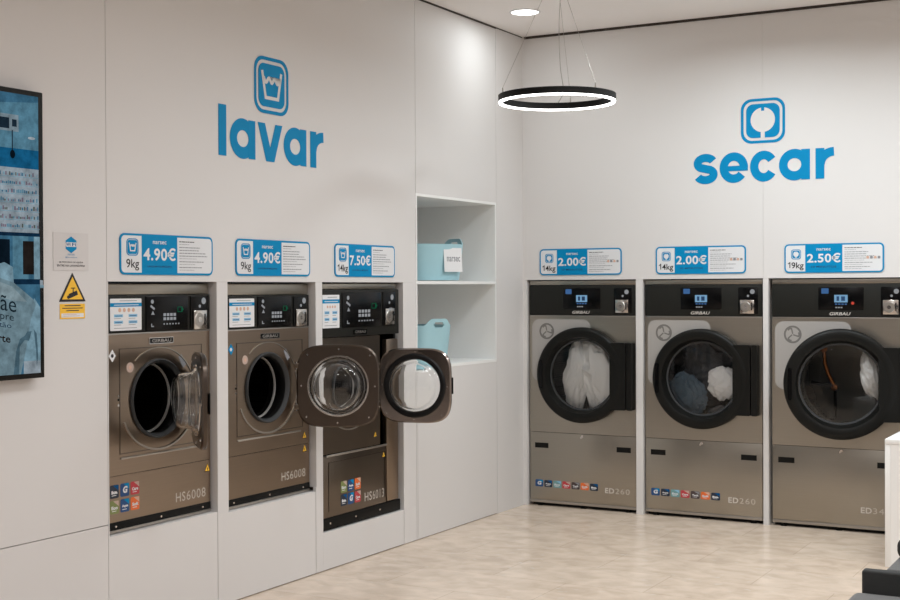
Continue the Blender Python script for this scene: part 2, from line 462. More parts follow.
def washtub_icon(mb, cx, cz, s, y, fg, bg, k1=.88, k2=.76, lw=.06):
    """rounded square emblem with a wash basin, side s"""
    h = s / 2
    mb.frame(rr(cx - h, cx + h, cz - h, cz + h, s * .24), rr(cx - h * k1, cx + h * k1, cz - h * k1, cz + h * k1, s * .2), y, y + .002, fg)
    mb.prism(rr(cx - h * k2, cx + h * k2, cz - h * k2, cz + h * k2, s * .15), y, y + .002, fg)
    k = s * .5
    mb.stroke([(cx - k * .56, cz + k * .50), (cx - k * .36, cz - k * .44), (cx + k * .36, cz - k * .44), (cx + k * .56, cz + k * .50)], s * lw, y - .001, y, bg)
    wv = [(cx - k * .50 + k * 1.0 * i / 32, cz + k * .18 + k * .08 * cos(i / 32 * 2 * pi * 3)) for i in range(33)]
    mb.stroke(wv, s * lw, y - .001, y, bg)
def dryer_icon(mb, cx, cz, s, y, fg, bg):
    h = s / 2
    mb.frame(rr(cx - h, cx + h, cz - h, cz + h, s * .24), rr(cx - h * .88, cx + h * .88, cz - h * .88, cz + h * .88, s * .2), y, y + .002, fg)
    mb.prism(rr(cx - h * .76, cx + h * .76, cz - h * .76, cz + h * .76, s * .16), y, y + .002, fg)
    mb.prism(circ(cx, cz + s * .02, s * .275, 40), y - .001, y, bg)
    mb.box(cx - s * .045, cx + s * .045, y - .0014, y + .0002, cz - h * .77, cz - s * .2, bg)
    mb.box(cx - s * .035, cx + s * .035, y - .0022, y - .0003, cz + s * .22, cz + s * .31, fg)
t = thing('emblem_sign', 'blue rounded-square wash basin emblem on the left wall', 'wall emblem', (0, -3.0995, 2.724), LEFT, 'blue emblems on the walls')
mb = MB(); washtub_icon(mb, 0, 0, .305, -.003, 'blue', 'panel'); mb.build('emblem', t, 0)
t = thing('emblem_sign', 'blue rounded-square drying circle emblem on the back wall', 'wall emblem', (1.817, 0, 2.757), 0, 'blue emblems on the walls')
mb = MB(); dryer_icon(mb, 0, 0, .304, -.003, 'blue', 'paint'); mb.build('emblem', t, 0)

# ------------------------------------------------------------------ price signs
def price_sign(label, loc, rotz, kg, price, foot, washer, w=.652, h=.194):
    t = thing('price_sign', label, 'sign', loc, rotz, 'price signs above the machines')
    y = -.0055
    if washer: a0, a1, b1 = .028, .145, .398
    else: a0, a1, b1 = .022, .140, .385
    mb = MB(); mb.prism(rr(0, w, 0, h, .03), -.005, -.001, 'blue'); mb.build('sign_board', t, 0)
    mb = MB(); bo = .010
    o = rr(bo, w - bo, bo, h - bo, .021)
    q = len(o) // 4
    lft = [p for p in o if p[0] < w / 2]
    mb.prism([(a1, h - bo)] + lft + [(a1, bo)], y, y + .0005, 'white'); mb.build('white_field', t, 0); mb = MB()
    rgt = [p for p in o if p[0] > w / 2]
    top = rgt[:q]; bot = rgt[q:]
    mb.prism([(b1, bo)] + bot + top + [(b1, h - bo)], y, y + .0005, 'white')
    mb.build('white_field', t, 0)
    y2 = y - .0008
    mb = MB()
    if washer: washtub_icon(mb, (a0 + a1) / 2 - .004, .130, .080, y2 - .0005, 'blue', 'white', .90, .82, .07)
    else: dryer_icon(mb, (a0 + a1) / 2 - .002, .125, .066, y2 - .0005, 'blue', 'white')
    mb.build('care_symbol', t, 0)
    c = (a0 + a1) / 2 - .003
    mb = MB(); wk = .086 if len(kg) == 3 else .104
    if len(kg) == 3: text(mb, kg, c - wk / 2, c + wk / 2, .020, .074, y2, 'ink', .006)
    else:
        text(mb, kg[1:], c - wk / 2 + .022, c + wk / 2, .018, .072, y2, 'ink', .012)
        q = c - wk / 2 + .009; mb.stroke([(q - .010, .061), (q + .0025, .070), (q + .0025, .034)], .0058, y2 - .0002, y2 + .0003, 'ink')
    mb.build('weight_lettering', t, 0)
    c = (a1 + b1) / 2; wb_ = b1 - a1
    mb = MB(); text(mb, price, c - wb_ * .45, c + wb_ * .45, .068, .131, y - .0006 + .0005, 'white', .024, 1.06); mb.build('price_lettering', t, 0)
    mb = MB(); text(mb, 'narsec', c - wb_ * .19, c + wb_ * .19, .148, .163, y, 'white', .01); mb.build('name_lettering', t, 0); mb = MB()
    text(mb, foot, c - wb_ * .34, c + wb_ * .34, .034, .047, y, 'navy', .012); mb.build('small_lettering', t, 0)
    mb = MB(); x = b1 + .014; rnd = random.Random(len(label))
    zz = .166
    rows = [(.48, 'ink', .0042), (.32, 'inkgrey', .002), (.66, 'inkgrey', .004), (.62, 'inkgrey', .004), (.84, 'inkgrey', .004), (.90, 'inkgrey', .004), (.55, 'inkgrey', .002), (.78, 'inkgrey', .004), (.5, 'inkgrey', .002), (.72, 'inkgrey', .004), (.48, 'inkgrey', .002)]
    for f, mt, hh in rows:
        L = (w - .022 - x) * f
        xx = x
        while xx < x + L:
            d = rnd.uniform(.008, .026); mb.box(xx, min(xx + d, x + L), y2, y2 + .0005, zz - hh, zz, mt); xx += d + .0035
        zz -= .0140
    if not washer:
        for i in range(4):
            mb.prism(rr(w - .112 + i * .024, w - .095 + i * .024, .090, .107, .004, 3), y2 - .0004, y2 + .0002, 'inkgrey' if i % 2 else 'peach')
    mb.build('text_lines', t, 0)
for lab, yy, kg, pr in (("blue and white sign '9kg 4.90€' above the washing machine nearest the screen", -4.272, '9kg', '4.90€'),
                        ("blue and white sign '9kg 4.90€' above the middle washing machine", -3.420, '9kg', '4.90€'),
                        ("blue and white sign '14kg 7.50€' above the washing machine next to the shelf", -2.507, '14kg', '7.50€')):
    price_sign(lab, (0, yy, 1.696), LEFT, kg, pr, 'LAVAGEM NA MÁQUINA', True, .667)
for lab, xx, kg, pr in (("blue and white sign '14kg 2.00€' above the dryer in the corner", .139, '14kg', '2.00€'),
                        ("blue and white sign '14kg 2.00€' above the middle dryer", 1.048, '14kg', '2.00€'),
                        ("blue and white sign '19kg 2.50€' above the dryer beside the white counter", 1.963, '19kg', '2.50€')):
    price_sign(lab, (xx, 0, 1.718), 0, kg, pr, '10 MINUTOS', False, .651)

# ------------------------------------------------------------------ wall screen, notice and warning signs
TVY = -4.787 - .72
tv = thing('tv_screen', 'black framed tall wall screen showing a blue-tinted sewing workshop picture', 'screen', (0, TVY, 1.252), LEFT)
MB().box(0, .72, -.058, -.018, 0, 1.216, 'black', .004).build('screen_housing', tv)
MB().box(.2, .52, -.0175, -.0005, .35, .85, 'black').build('wall_bracket', tv, 0)
SC = {'sk': (118, 176, 204), 'sb': (34, 124, 176), 'wall': (196, 212, 224), 'thread': (158, 142, 162), 'navy': (28, 62, 92), 'mid': (84, 142, 176), 'lt': (166, 208, 228),
      'bag': (150, 182, 196), 'bagl': (178, 204, 214), 'bagd': (104, 140, 158), 'drk': (22, 38, 52), 'ac': (176, 200, 214), 'acd': (44, 66, 84), 'ink': (38, 58, 70), 'tan': (120, 128, 120), 'spot': (225, 240, 250), 'brn': (50, 44, 42)}
for k, c in SC.items(): M['scr_' + k] = em('screen_' + k, c, .62, .38)
mb = MB()
X0, X1, Z0, Z1 = .012, .693, .022, 1.194
LY = [0]
def sp(pts, k):
    LY[0] += 1
    y = -.0585 - LY[0] * .000012
    n = len(pts); a = sum(pts[i][0] * pts[(i + 1) % n][1] - pts[(i + 1) % n][0] * pts[i][1] for i in range(n))
    if a < 0: pts = pts[::-1]
    mb.add([(x, y, z) for x, z in pts], [tuple(range(n))], 'scr_' + k)
def sr(x0, x1, z0, z1, k): sp([(x0, z0), (x1, z0), (x1, z1), (x0, z1)], k)
sr(X0, X1, Z0, Z1, 'mid')
sr(X0, X1, .96, Z1, 'sk'); sp([(X0, 1.194), (X1, 1.194), (X1, 1.17), (X0, 1.10)], 'mid')
sr(X0, .585, 1.035, 1.105, 'ac'); sr(X0, .535, 1.045, 1.09, 'acd'); sr(.55, .575, 1.055, 1.085, 'acd')
sp(arc(.655, 1.015, .02, 0, 360, 14, .006), 'spot')
sr(X0, X1, .885, .965, 'sb'); sr(X0, X1, .56, .885, 'wall')
sr(.548, .554, .945, 1.04, 'acd'); sp(arc(.552, .94, .014, 0, 360, 12, .018), 'drk')
rn = random.Random(3)
for r in range(7):
    zz = .852 - r * .036
    x = X0 + .2
    while x < X1 - .012:
        d = rn.uniform(.007, .013)
        if rn.random() < .88: sr(x, x + d * .75, zz, zz + rn.uniform(.008, .018), rn.choice(['thread', 'tan', 'mid', 'thread', 'lt', 'sk']))
        x += d
    sr(X0, X1, zz - .006, zz - .003, 'lt')
sr(X0, X1, .47, .56, 'lt'); sr(.60, X1, .33, .56, 'tan')
for (cx, cz, s) in ((.50, .54, .055), (.575, .45, .06), (.53, .40, .05), (.66, .43, .05), (.45, .46, .06), (.62, .50, .04)):
    sp([(cx - s, cz - s * .7), (cx + s, cz - s * .7), (cx + s, cz - s * .3), (cx + s * .6, cz - s * .25), (cx + s * .6, cz + s * .6), (cx - s * .8, cz + s * .7), (cx - s * .8, cz + s * .2), (cx + s * .2, cz + s * .2), (cx + s * .2, cz - s * .3), (cx - s, cz - s * .3)], rn.choice(['lt', 'navy', 'mid', 'wall']))
    sr(cx - s * 1.1, cx + s * 1.1, cz - s * .95, cz - s * .7, rn.choice(['sb', 'lt', 'navy']))
sr(.64, X1, .34, .47, 'navy'); sr(.40, .66, .335, .375, 'sb'); sr(.36, .69, .315, .338, 'lt'); sr(.30, X1, .30, .318, 'navy')
# lower half: table legs and the cloth bag
sr(X0, X1, Z0, .565 - .25, 'mid')
LY[0] += 2
def zz(f): return f
sr(X0, X1, .60, .615, 'navy')
sr(X0, X1, Z0, .60, 'mid')
sr(.545, .63, .42, .60, 'sk'); sr(.60, .66, .44, .58, 'brn'); sr(X0, .53, .47, .585, 'drk'); sr(.66, X1, .40, .60, 'lt'); sr(.52, X1, .398, .42, 'navy')
sp([(.40, .30), (.42, .47), (.50, .49), (.545, .47), (.55, .40), (.52, .28)], 'lt')
sp([(.60, .06), (X1, .05), (X1, .30), (.66, .34), (.62, .22)], 'lt'); sr(.60, X1, Z0, .075, 'wall')
sp([(X0, .50), (.42, .44), (.55, .405), (.655, .335), (.668, .31), (.64, .25), (.62, .15), (.585, Z0), (X0, Z0)], 'bag')
sp([(X0, .48), (.42, .425), (.54, .39), (.62, .325), (.55, .33), (.40, .36), (X0, .40)], 'bagl')
sp([(.58, .17), (.63, .16), (.645, .20), (.62, .20), (.56, .12), (.545, Z0), (.575, Z0)], 'bagd')
sp([(.655, .21), (.672, .19), (.68, .10), (.672, .05), (.668, .12), (.66, .18)], 'bagd')
LY[0] += 2
def st(s, x0, x1, z0, z1, k, slope=-.25, bold=.0):
    vs, fs = glyphs(s, bold, 1.)
    y = -.0585 - (LY[0] + 4) * .000012
    mb.add([(x0 + (x1 - x0) * u, y, z0 + (z1 - z0) * v + slope * (x1 - x0) * u) for u, v in vs], fs, 'scr_' + k)
st('Mãe', .405, .562, .305, .372, 'ink', -.16); st('sempre', .385, .548, .262, .292, 'ink', -.16); st('tão', .47, .535, .225, .245, 'navy', -.15); st('forte', .415, .530, .172, .204, 'brn', -.15, .02)
mb.build('screen_picture', tv, 0)

nt_ = thing('notice_sign', 'white notice sheet with a blue wifi hexagon beside the screen', 'notice', (0, -4.680, 1.711), LEFT)
MB().box(0, .211, -.002, -.0006, 0, .168, 'notice').build('paper_sheet', nt_, 0)
mb = MB(); mb.prism(circ(.1055, .115, .037, 6, pi / 6), -.003, -.0022, 'blue'); mb.prism(rr(.072, .139, .106, .126, .008, 4), -.0036, -.003, 'white')
text(mb, 'Wi', .074, .101, .109, .124, -.0042, 'bluedark', .01); text(mb, 'Fi', .110, .134, .109, .124, -.0042, 'bluedark', .01); mb.build('wifi_symbol', nt_, 0)
mb = MB(); text(mb, 'narsec', .085, .127, .068, .075, -.0026, 'blue'); text(mb, '@lavandaria', .070, .141, .056, .063, -.0026, 'blue')
text(mb, 'SE PRECISAR DE AJUDA', .034, .178, .032, .041, -.0026, 'ink', .01); text(mb, 'ENTRE NA LAVANDARIA', .022, .189, .018, .027, -.0026, 'ink', .01); mb.build('notice_lettering', nt_, 0)

ws = thing('warning_sign', 'yellow and black triangular camera warning sign below the white notice', 'warning sign', (0, -4.645, 1.498), LEFT)
def tri(cx, cz, w, h, y0, y1, mat, mb): mb.prism([(cx - w / 2, cz), (cx + w / 2, cz), (cx, cz + h)], y0, y1, mat)
mb = MB(); tri(.0775, .076, .160, .128, -.002, -.0006, 'ink', mb); tri(.0775, .086, .124, .100, -.0026, -.002, 'yellow', mb); mb.build('warning_triangle', ws, 0)
mb = MB()
a = radians(18)
def rot(pts, cx, cz): return [(cx + x * cos(a) - z * sin(a), cz + x * sin(a) + z * cos(a)) for x, z in pts]
mb.prism(rot([(-.026, -.010), (.026, -.010), (.026, .010), (-.026, .010)], .081, .108), -.0034, -.0027, 'ink')
mb.box(.078, .083, -.0034, -.0027, .115, .136, 'ink'); mb.box(.068, .093, -.0034, -.0027, .134, .138, 'ink')
mb.prism(circ(.052, .096, .008, 12), -.0034, -.0027, 'ink'); mb.build('camera_pictogram', ws, 0)
mb = MB(); mb.box(.002, .152, -.002, -.0006, 0, .066, 'yellow'); mb.box(.01, .144, -.0023, -.002, .006, .024, 'paper')
for i, (q0, q1) in enumerate(((.03, .125), (.016, .138), (.04, .115))): mb.box(q0, q1, -.0024, -.002, .056 - i * .011, .060 - i * .011, 'stbrown')
for i, (q0, q1) in enumerate(((.02, .10), (.02, .12))): mb.box(q0, q1, -.0028, -.0023, .018 - i * .007, .020 - i * .007, 'peach')
mb.build('text_panel', ws, 0)

# ------------------------------------------------------------------ stickers
def sticker(parent, x, z, s, h, y, mat, mark):
    mb = MB(); mb.prism(rr(x, x + s, z, z + h, s * .12, 3), y, y + .0008, mat)
    lighter = {'stblue': 'blue', 'stnavy': 'bluedark', 'red': 'pink', 'orange': 'peach', 'teal': 'paleblue', 'green': 'pink', 'stbrown': 'inkgrey'}[mat]
    mb.prism([(x + s * .35, z + h * .97), (x + s * .97, z + h * .97), (x + s * .97, z + h * .55), (x + s * .75, z + h * .7)], y - .0003, y, lighter)
    if mark == 'G': text(mb, 'G', x + s * .25, x + s * .75, z + h * .25, z + h * .78, y - .0006, 'white', .05, 1, .12)
    else:
        text(mb, mark, x + s * .14, x + s * .86, z + h * .32, z + h * .58, y - .0006, 'white', .05)
        mb.box(x + s * .2, x + s * .7, y - .0005, y - .0001, z + h * .18, z + h * .23, 'paper')
    mb.build('sticker', parent, 0)
def warn_sticker(parent, x, z, y, s=.042):
    mb = MB(); tri(x, z, s, s * 1.0, y, y + .0006, 'ink', mb); tri(x, z + s * .08, s * .86, s * .84, y - .0003, y, 'yellow', mb); mb.box(x - s * .05, x + s * .05, y - .0006, y - .0003, z + s * .15, z + s * .5, 'ink'); mb.build('warning_sticker', parent, 0)

def programme_label(parent, x0, x1, z0, z1, y):
    mb = MB(); w = x1 - x0; h = z1 - z0
    mb.prism(rr(x0, x1, z0, z1, .005, 3), y, y + .001, 'paper')
    mb.box(x0, x1, y - .0004, y, z0 + h * .745, z0 + h * .865, 'blue')
    mb.box(x0 + w * .12, x0 + w * .9, y - .0008, y - .0004, z0 + h * .79, z0 + h * .81, 'paper')
    mb.box(x0 + w * .3, x0 + w * .85, y - .0004, y, z0 + h * .92, z0 + h * .94, 'inkgrey')
    for i in range(4): mb.prism(circ(x0 + w * (.3 + .145 * i), z0 + h * .64, w * .048, 10), y - .0004, y, 'peach')
    for i in range(2):
        for j in range(2):
            q = x0 + w * (.12 + .46 * i); k = z0 + h * (.42 - .2 * j)
            mb.box(q, q + w * .28, y - .0004, y, k, k + h * .09, 'paleblue'); mb.box(q + w * .03, q + w * .25, y - .0008, y - .0004, k + h * .03, k + h * .05, 'bluedark')
            mb.box(q, q + w * .22, y - .0004, y, k - h * .05, k - h * .035, 'inkgrey')
    mb.box(x0 + w * .12, x0 + w * .85, y - .0004, y, z0 + h * .07, z0 + h * .085, 'inkgrey')
    o = mb.build('programme_label', parent, 0); o['label'] = 'white printed programme card'

def washer_display(parent, x0, x1, z0, z1, y):
    w = x1 - x0; h = z1 - z0
    d = MB().box(x0, x1, y, y + .006, z0, z1, 'blackgloss', .003).build('display_panel', parent)
    mb = MB()
    for i in range(4):
        for j in range(2):
            q = x0 + w * (.40 + .08 * i); k = z0 + h * (.29 + .12 * j)
            mb.box(q, q + w * .058, y - .001, y - .0002, k, k + h * .085, 'key')
    for i in range(6): mb.box(x0 + w * (.40 + .07 * i), x0 + w * (.43 + .07 * i), y - .001, y - .0002, z0 + h * .16, z0 + h * .20, 'key')
    mb.build('keypad', d, 0)
    mb = MB()
    mb.prism(circ(x0 + w * .14, z0 + h * .84, h * .06, 12), y - .001, y - .0002, 'key')
    mb.stroke([(x0 + w * .10, z0 + h * .72), (x0 + w * .19, z0 + h * .62)], h * .06, y - .001, y - .0002, 'key')
    tri(x0 + w * .15, z0 + h * .46, h * .14, h * .11, y - .001, y - .0002, 'key', mb)
    mb.build('indicator_symbols', d, 0); mb = MB()
    mb.stroke([(x0 + w * .12, z0 + h * .20), (x0 + w * .12, z0 + h * .12), (x0 + w * .17, z0 + h * .12)], h * .03, y - .001, y - .0002, 'key')
    mb.build('corner_symbol', d, 0)
    mb = MB(); k = z0 + h * .60; q = x0 + w * .74
    mb.frame([(q, k - h * .08), (q + w * .12, k - h * .08), (q + w * .12, k + h * .08), (q, k + h * .08)], [(q + .004, k - h * .06), (q + w * .12 - .004, k - h * .06), (q + w * .12 - .004, k + h * .06), (q + .004, k + h * .06)], y - .001, y - .0002, 'greenled')
    mb.prism([(q + w * .09, k - h * .075), (q + w * .09, k + h * .075), (q + w * .15, k)], y - .0015, y - .0008, 'greenled')
    mb.build('green_indicator', d, 0)

def coin_unit(parent, x0, x1, z0, z1, y, steel='chrome'):
    w = x1 - x0; h = z1 - z0
    c = MB().box(x0, x1, y, y + .006, z0, z1, 'blackgloss', .003).build('coin_panel', parent)
    mb = MB(); s = w * .72; cx = x0 + w * .47; cz = z0 + h * .27
    mb.box(cx - s / 2, cx + s / 2, y - .010, y - .0002, cz - s * .48, cz + s * .48, steel, .003)
    mb.lathe([(s * .12, -.0135 + y), (s * .32, -.0135 + y), (s * .36, -.010 + y)], cx - s * .1, cz, 'silver', 24)
    mb.disc(cx - s * .1, cz, s * .26, y - .0125, 'black', 20); mb.disc(cx - s * .1, cz, s * .13, y - .0145, 'chrome', 14)
    mb.box(cx + s * .3, cx + s * .37, y - .0112, y - .0095, cz - s * .25, cz + s * .3, 'black')
    o = mb.build('coin_slot', c); o['label'] = 'polished steel coin slot block'
    mb = MB(); mb.prism(circ(x0 + w * .72, z0 + h * .84, w * .12, 16), y - .001, y - .0002, 'key'); mb.prism(circ(x0 + w * .5, z0 + h * .68, w * .06, 10), y - .001, y - .0002, 'key'); mb.box(x0 + w * .5, x0 + w * .72, y - .001, y - .0002, z0 + h * .5, z0 + h * .53, 'inkgrey')
    mb.build('coin_symbols', c, 0)

# ------------------------------------------------------------------ washing machine doors
def washer_door(parent, hx, hz, ang, plate_mat, s=.46, ring=False, depth=.125, hy=-.03):
    """hinge on the right, glass bowl on the inner (+y) side"""
    d = bpy.data.objects.new('door', None); COL.objects.link(d); d.parent = parent
    d.location = (hx, hy, hz); d.rotation_euler.z = radians(ang); d.empty_display_size = .05
    cx = -s / 2 - .002; R = .162 if not ring else .170
    # plate of rounded square outline with bulging sides
    def sq(k, n=64):
        out = []
        for i in range(n):
            a = 2 * pi * i / n; c, q = cos(a), sin(a); e = (abs(c) ** 4.2 + abs(q) ** 4.2) ** (-1 / 4.2)
            out.append((cx + k * e * c, k * e * q))
        return out
    def ci(r, n=64): return [(cx + r * cos(2 * pi * i / n), r * sin(2 * pi * i / n)) for i in range(n)]
    mb = MB(); h = s / 2
    loops = [(sq(h - .006), -.016), (sq(h), -.008), (sq(h), .008), (sq(h - .008), .016), (ci(R + .004), .016), (ci(R), .012), (ci(R), -.012), (ci(R + .004), -.016)]
    n = 64; vs = []; fs = []
    for L, y in loops: vs += [(x, y, z) for x, z in L]
    for k in range(len(loops)):
        q = (k + 1) % len(loops)
        for i in range(n): fs.append((k * n + i, k * n + (i + 1) % n, q * n + (i + 1) % n, q * n + i))
    mb.add(vs, fs, plate_mat)
    for i in range(8):
        a = pi / 8 + pi / 4 * i if False else pi / 4 * i + .02
        rr_ = .205 if i % 2 == 0 else .245
        mb.lathe([(0.0, .0195), (.005, .0195), (.006, .0162)], cx + rr_ * cos(a), rr_ * sin(a), 'chrome', 10)
    mb.build('door_plate', d)
    # glass bowl: closed shell with a rolled lip
    o = [(R - .001, -.006), (R - .002, .020), (R - .012, .030), (R - .024, .040), (R - .030, depth - .03), (R - .044, depth - .008), (R - .066, depth), (.0001, depth + .006)]
    i_ = [(.0001, depth - .002), (R - .070, depth - .008), (R - .052, depth - .016), (R - .038, depth - .034), (R - .032, .040), (R - .020, .024), (R - .010, .014), (R - .009, -.006)]
    mb = MB(); mb.lathe(o + i_, cx, 0, 'bowl', 64, True); mb.build('door_glass', d, 60)
    mb = MB()
    if ring: mb.lathe([(R - .010, .0165), (R - .008, .026), (R + .004, .031), (R + .018, .030), (R + .025, .022), (R + .025, .0165)], cx, 0, 'rubberblack', 64, True)
    else: mb.lathe([(R + .000, .0165), (R + .002, .021), (R + .009, .021), (R + .011, .0165)], cx, 0, 'chrome', 64, True)
    mb.build('door_ring', d)
    for k in (-.115, .115):
        mb = MB(); mb.box(-.030, .012, -.014, .014, k - .014, k + .014, 'steeldark', .003); mb.tube([(0, 0, k - .022), (0, 0, k + .022)], .009, 'chrome', 10); mb.build('hinge', d)
    mb = MB(); mb.box(cx - s / 2 - .006, cx - s / 2 + .018, -.022, -.0165, -.05, .05, 'black', .002); mb.build('door_catch', d)
    return d

def porthole(parent, cx, cz, y, ro=.193, ri=.170, drum=.235, name='drum'):
    mb = MB(); mb.lathe([(ro, y - .0005), (ro, y - .010), (ro - .006, y - .016), (ri + .012, y - .014), (ri, y + .004)], cx, cz, 'rubber', 64); mb.lathe([(ri, y + .004), (ri - .001, y + .03), (ri + .016, y + .045), (ri + .016, y + .105)], cx, cz, 'rubberblack', 64); mb.build('door_gasket', parent, 60)
    mb = MB(); mb.lathe([(ri - .012, y + .105), (ri + .012, y + .105), (drum, y + .13), (drum, y + .42), (.001, y + .43)], cx, cz, 'drum', 64)
    d = mb.build('drum', parent, 40)
    mb = MB(); mb.lathe([(ri + .001, y + .064), (ri + .001, y + .073), (ri - .0075, y + .073), (ri - .0075, y + .064)], cx - .008, cz, 'drumrim', 64, True); mb.build('drum_rim', d)

def holed_front(mb, x0, x1, z0, z1, cx, cz, r, y0, y1, mat, n=64):
    """front sheet with a round hole"""
    o = []
    for i in range(n):
        a = 2 * pi * i / n + pi / n; c, s = cos(a), sin(a)
        t = min(((x1 - cx) / c if c > 0 else (x0 - cx) / c) if abs(c) > 1e-6 else 9, ((z1 - cz) / s if s > 0 else (z0 - cz) / s) if abs(s) > 1e-6 else 9)
        o.append([cx + t * c, cz + t * s])
    for X in (x0, x1):
        for Z in (z0, z1):
            j = min(range(n), key=lambda i: (o[i][0] - X) ** 2 + (o[i][1] - Z) ** 2); o[j] = [X, Z]
    mb.frame([tuple(p) for p in o], circ(cx, cz, r, n, pi / n), y0, y1, mat)

def brand_plate(parent, x0, x1, z0, z1, y, mat='ink'):
    mb = MB(); mb.prism(rr(x0, x1, z0, z1, .004, 3), y, y + .003, 'chrome' if mat == 'frame' else 'blackgloss')
    if mat == 'frame': mb.prism(rr(x0 + .003, x1 - .003, z0 + .003, z1 - .003, .003, 3), y - .0004, y, 'blackgloss')
    w = x1 - x0; h = z1 - z0
    text(mb, 'GIRBAU', x0 + w * .1, x1 - w * .1, z0 + h * .24, z1 - h * .24, y - .001, 'silver', .02); mb.build('brand_plate', parent, 0)

def washer_small(label, y0, stickers, ang, warns, tags, z0, dz=0.):
    t = thing('washing_machine', label, 'washing machine', (-.035, y0, z0), LEFT, 'washing machines in the left wall')
    W = .745; Z = lambda a: a - z0 + dz; KT = .054
    cx, cz = .357, Z(1.103)
    mb = MB()
    holed_front(mb, 0, W, Z(.76) + .0012, Z(1.425), cx, cz, .190, 0, .02, 'steelbrown')
    mb.box(0, W, 0, .02, KT, Z(.76) - .0012, 'steelbrown')
    mb.box(0, .02, .02, .68, .02, Z(1.60), 'steelbrown'); mb.box(W - .02, W, .02, .68, .02, Z(1.60), 'steelbrown')
    mb.box(.0, W, .66, .68, .02, Z(1.60), 'steelbrown'); mb.box(0, W, 0.004, .68, Z(1.606), 1.654 - z0, 'steelgrey', .004)
    mb.box(.002, W - .002, .003, .02, Z(.752), Z(.768), 'black')
    mb.build('cabinet_body', t)
    # pressed lines on the front; silver strokes paint the dished recess's highlight
    mb = MB()
    mb.stroke([(.095, Z(1.352)), (.682, Z(1.352)), (.682, Z(.86)), (.095, Z(.86))], .005, -.002, .001, 'steeldark', True)
    mb.box(.095, .66, -.008, .0, Z(.833), Z(.843), 'silver', .003)
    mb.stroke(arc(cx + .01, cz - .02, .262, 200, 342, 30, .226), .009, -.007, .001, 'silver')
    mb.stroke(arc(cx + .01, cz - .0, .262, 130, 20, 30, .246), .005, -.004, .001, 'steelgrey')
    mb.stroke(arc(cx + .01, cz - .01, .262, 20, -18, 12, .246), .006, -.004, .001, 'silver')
    mb.build('pressed_lines_and_highlights', t)
    porthole(t, cx, cz, 0)
    cp = MB().box(0, W, -.004, .02, Z(1.427), Z(1.604), 'charcoal', .003).build('control_panel', t)
    programme_label(cp, .030, .240, Z(1.438), Z(1.588), -.0055)
    washer_display(cp, .268, .570, Z(1.432), Z(1.598), -.010)
    coin_unit(cp, .590, .728, Z(1.432), Z(1.598), -.010)
    MB().box(0, W, -.003, .002, Z(1.418), Z(1.425), 'silver', .001).build('trim_strip', t)
    brand_plate(t, .296, .468, Z(1.367), Z(1.398), -.0036, 'frame')
    k = MB(); k.box(.0, W, -.003, .02, .018, KT, 'black', .002)
    for x in (.06, .37, .68): k.lathe([(0.0001, -.006), (.005, -.006), (.006, -.003)], x, KT - .020, 'chrome', 10)
    k.build('kick_plate', t)
    MB().box(0, W, -.004, .02, .004, .017, 'silver', .001).build('base_strip', t)
    for x in (.06, W - .06):
        for y in (.06, .62): MB().lathez([(.0001, 0.0005), (.02, 0.0005), (.02, .003), (.012, .004), (.012, .019)], 'black', 14, cx=x, cy=y).build('foot', t)
    mb = MB(); text(mb, 'HS', .482, .552, Z(.577), Z(.623), -.0006, 'etchdim', .006, 1.1); text(mb, '6008', .562, .706, Z(.577), Z(.623), -.0006, 'etchdim', -.006, 1.1); mb.build('model_lettering', t, 0)
    mb = MB(); mb.prism(circ(.165, Z(1.262), .024, 24), -.001, 0, 'pink'); mb.prism(circ(.165, Z(1.262), .010, 16), -.0014, -.001, 'peach'); mb.build('round_sticker', t, 0)
    mb = MB(); mb.prism([(.048 - .024, Z(1.322)), (.048, Z(1.352)), (.048 + .022, Z(1.322)), (.048, Z(1.292))], -.001, 0, 'blue' if tags else 'paper'); mb.prism(circ(.047, Z(1.322), .009, 12), -.0014, -.001, 'white' if tags else 'ink'); mb.build('diamond_sticker', t, 0)
    mb = MB(); aa = radians(-58)
    mb.prism([(.535 + x * cos(aa) - z * sin(aa), Z(1.275) + x * sin(aa) + z * cos(aa)) for x, z in ((-.032, -.014), (.032, -.014), (.032, .014), (-.032, .014))], -.001, 0, 'inkgrey'); mb.build('rating_tag', t, 0)
    mb = MB(); mb.disc(.085, cz + .012, .006, -.002, 'black', 12); mb.disc(.085, cz - .014, .006, -.002, 'chrome', 12); mb.disc(.085, cz + .03, .004, -.002, 'chrome', 12); mb.build('door_lock', t)
    if stickers:
        sx, sz, s, h = .026, Z(.585), .058, .062
        for r, row in enumerate((('green', 'Eco', 'stblue', 'Aqua', 'orange', 'Soft'), ('stnavy', 'ia', 'stblue', 'G', 'red', 'Care'))):
            for c in range(3): sticker(t, sx + c * .069, sz + r * .073, s, h, -.001, row[2 * c], row[2 * c + 1])
    for x, z in warns: warn_sticker(t, x, Z(z), -.001)
    washer_door(t, cx + .228, cz - .008, ang, 'doorplate')
    return t
WG = 'washing machines in the left wall'
washer_small('bronze steel washing machine nearest the wall screen, its door half open and seen edge-on', -4.332, True, 47, [(.722, .700)], 0, .4875, -.004)
washer_small('middle bronze steel washing machine, door swung wide with its glass bowl facing out', -3.462, False, 123, [(.700, .79), (.700, .715)], 1, .4715, -.012)

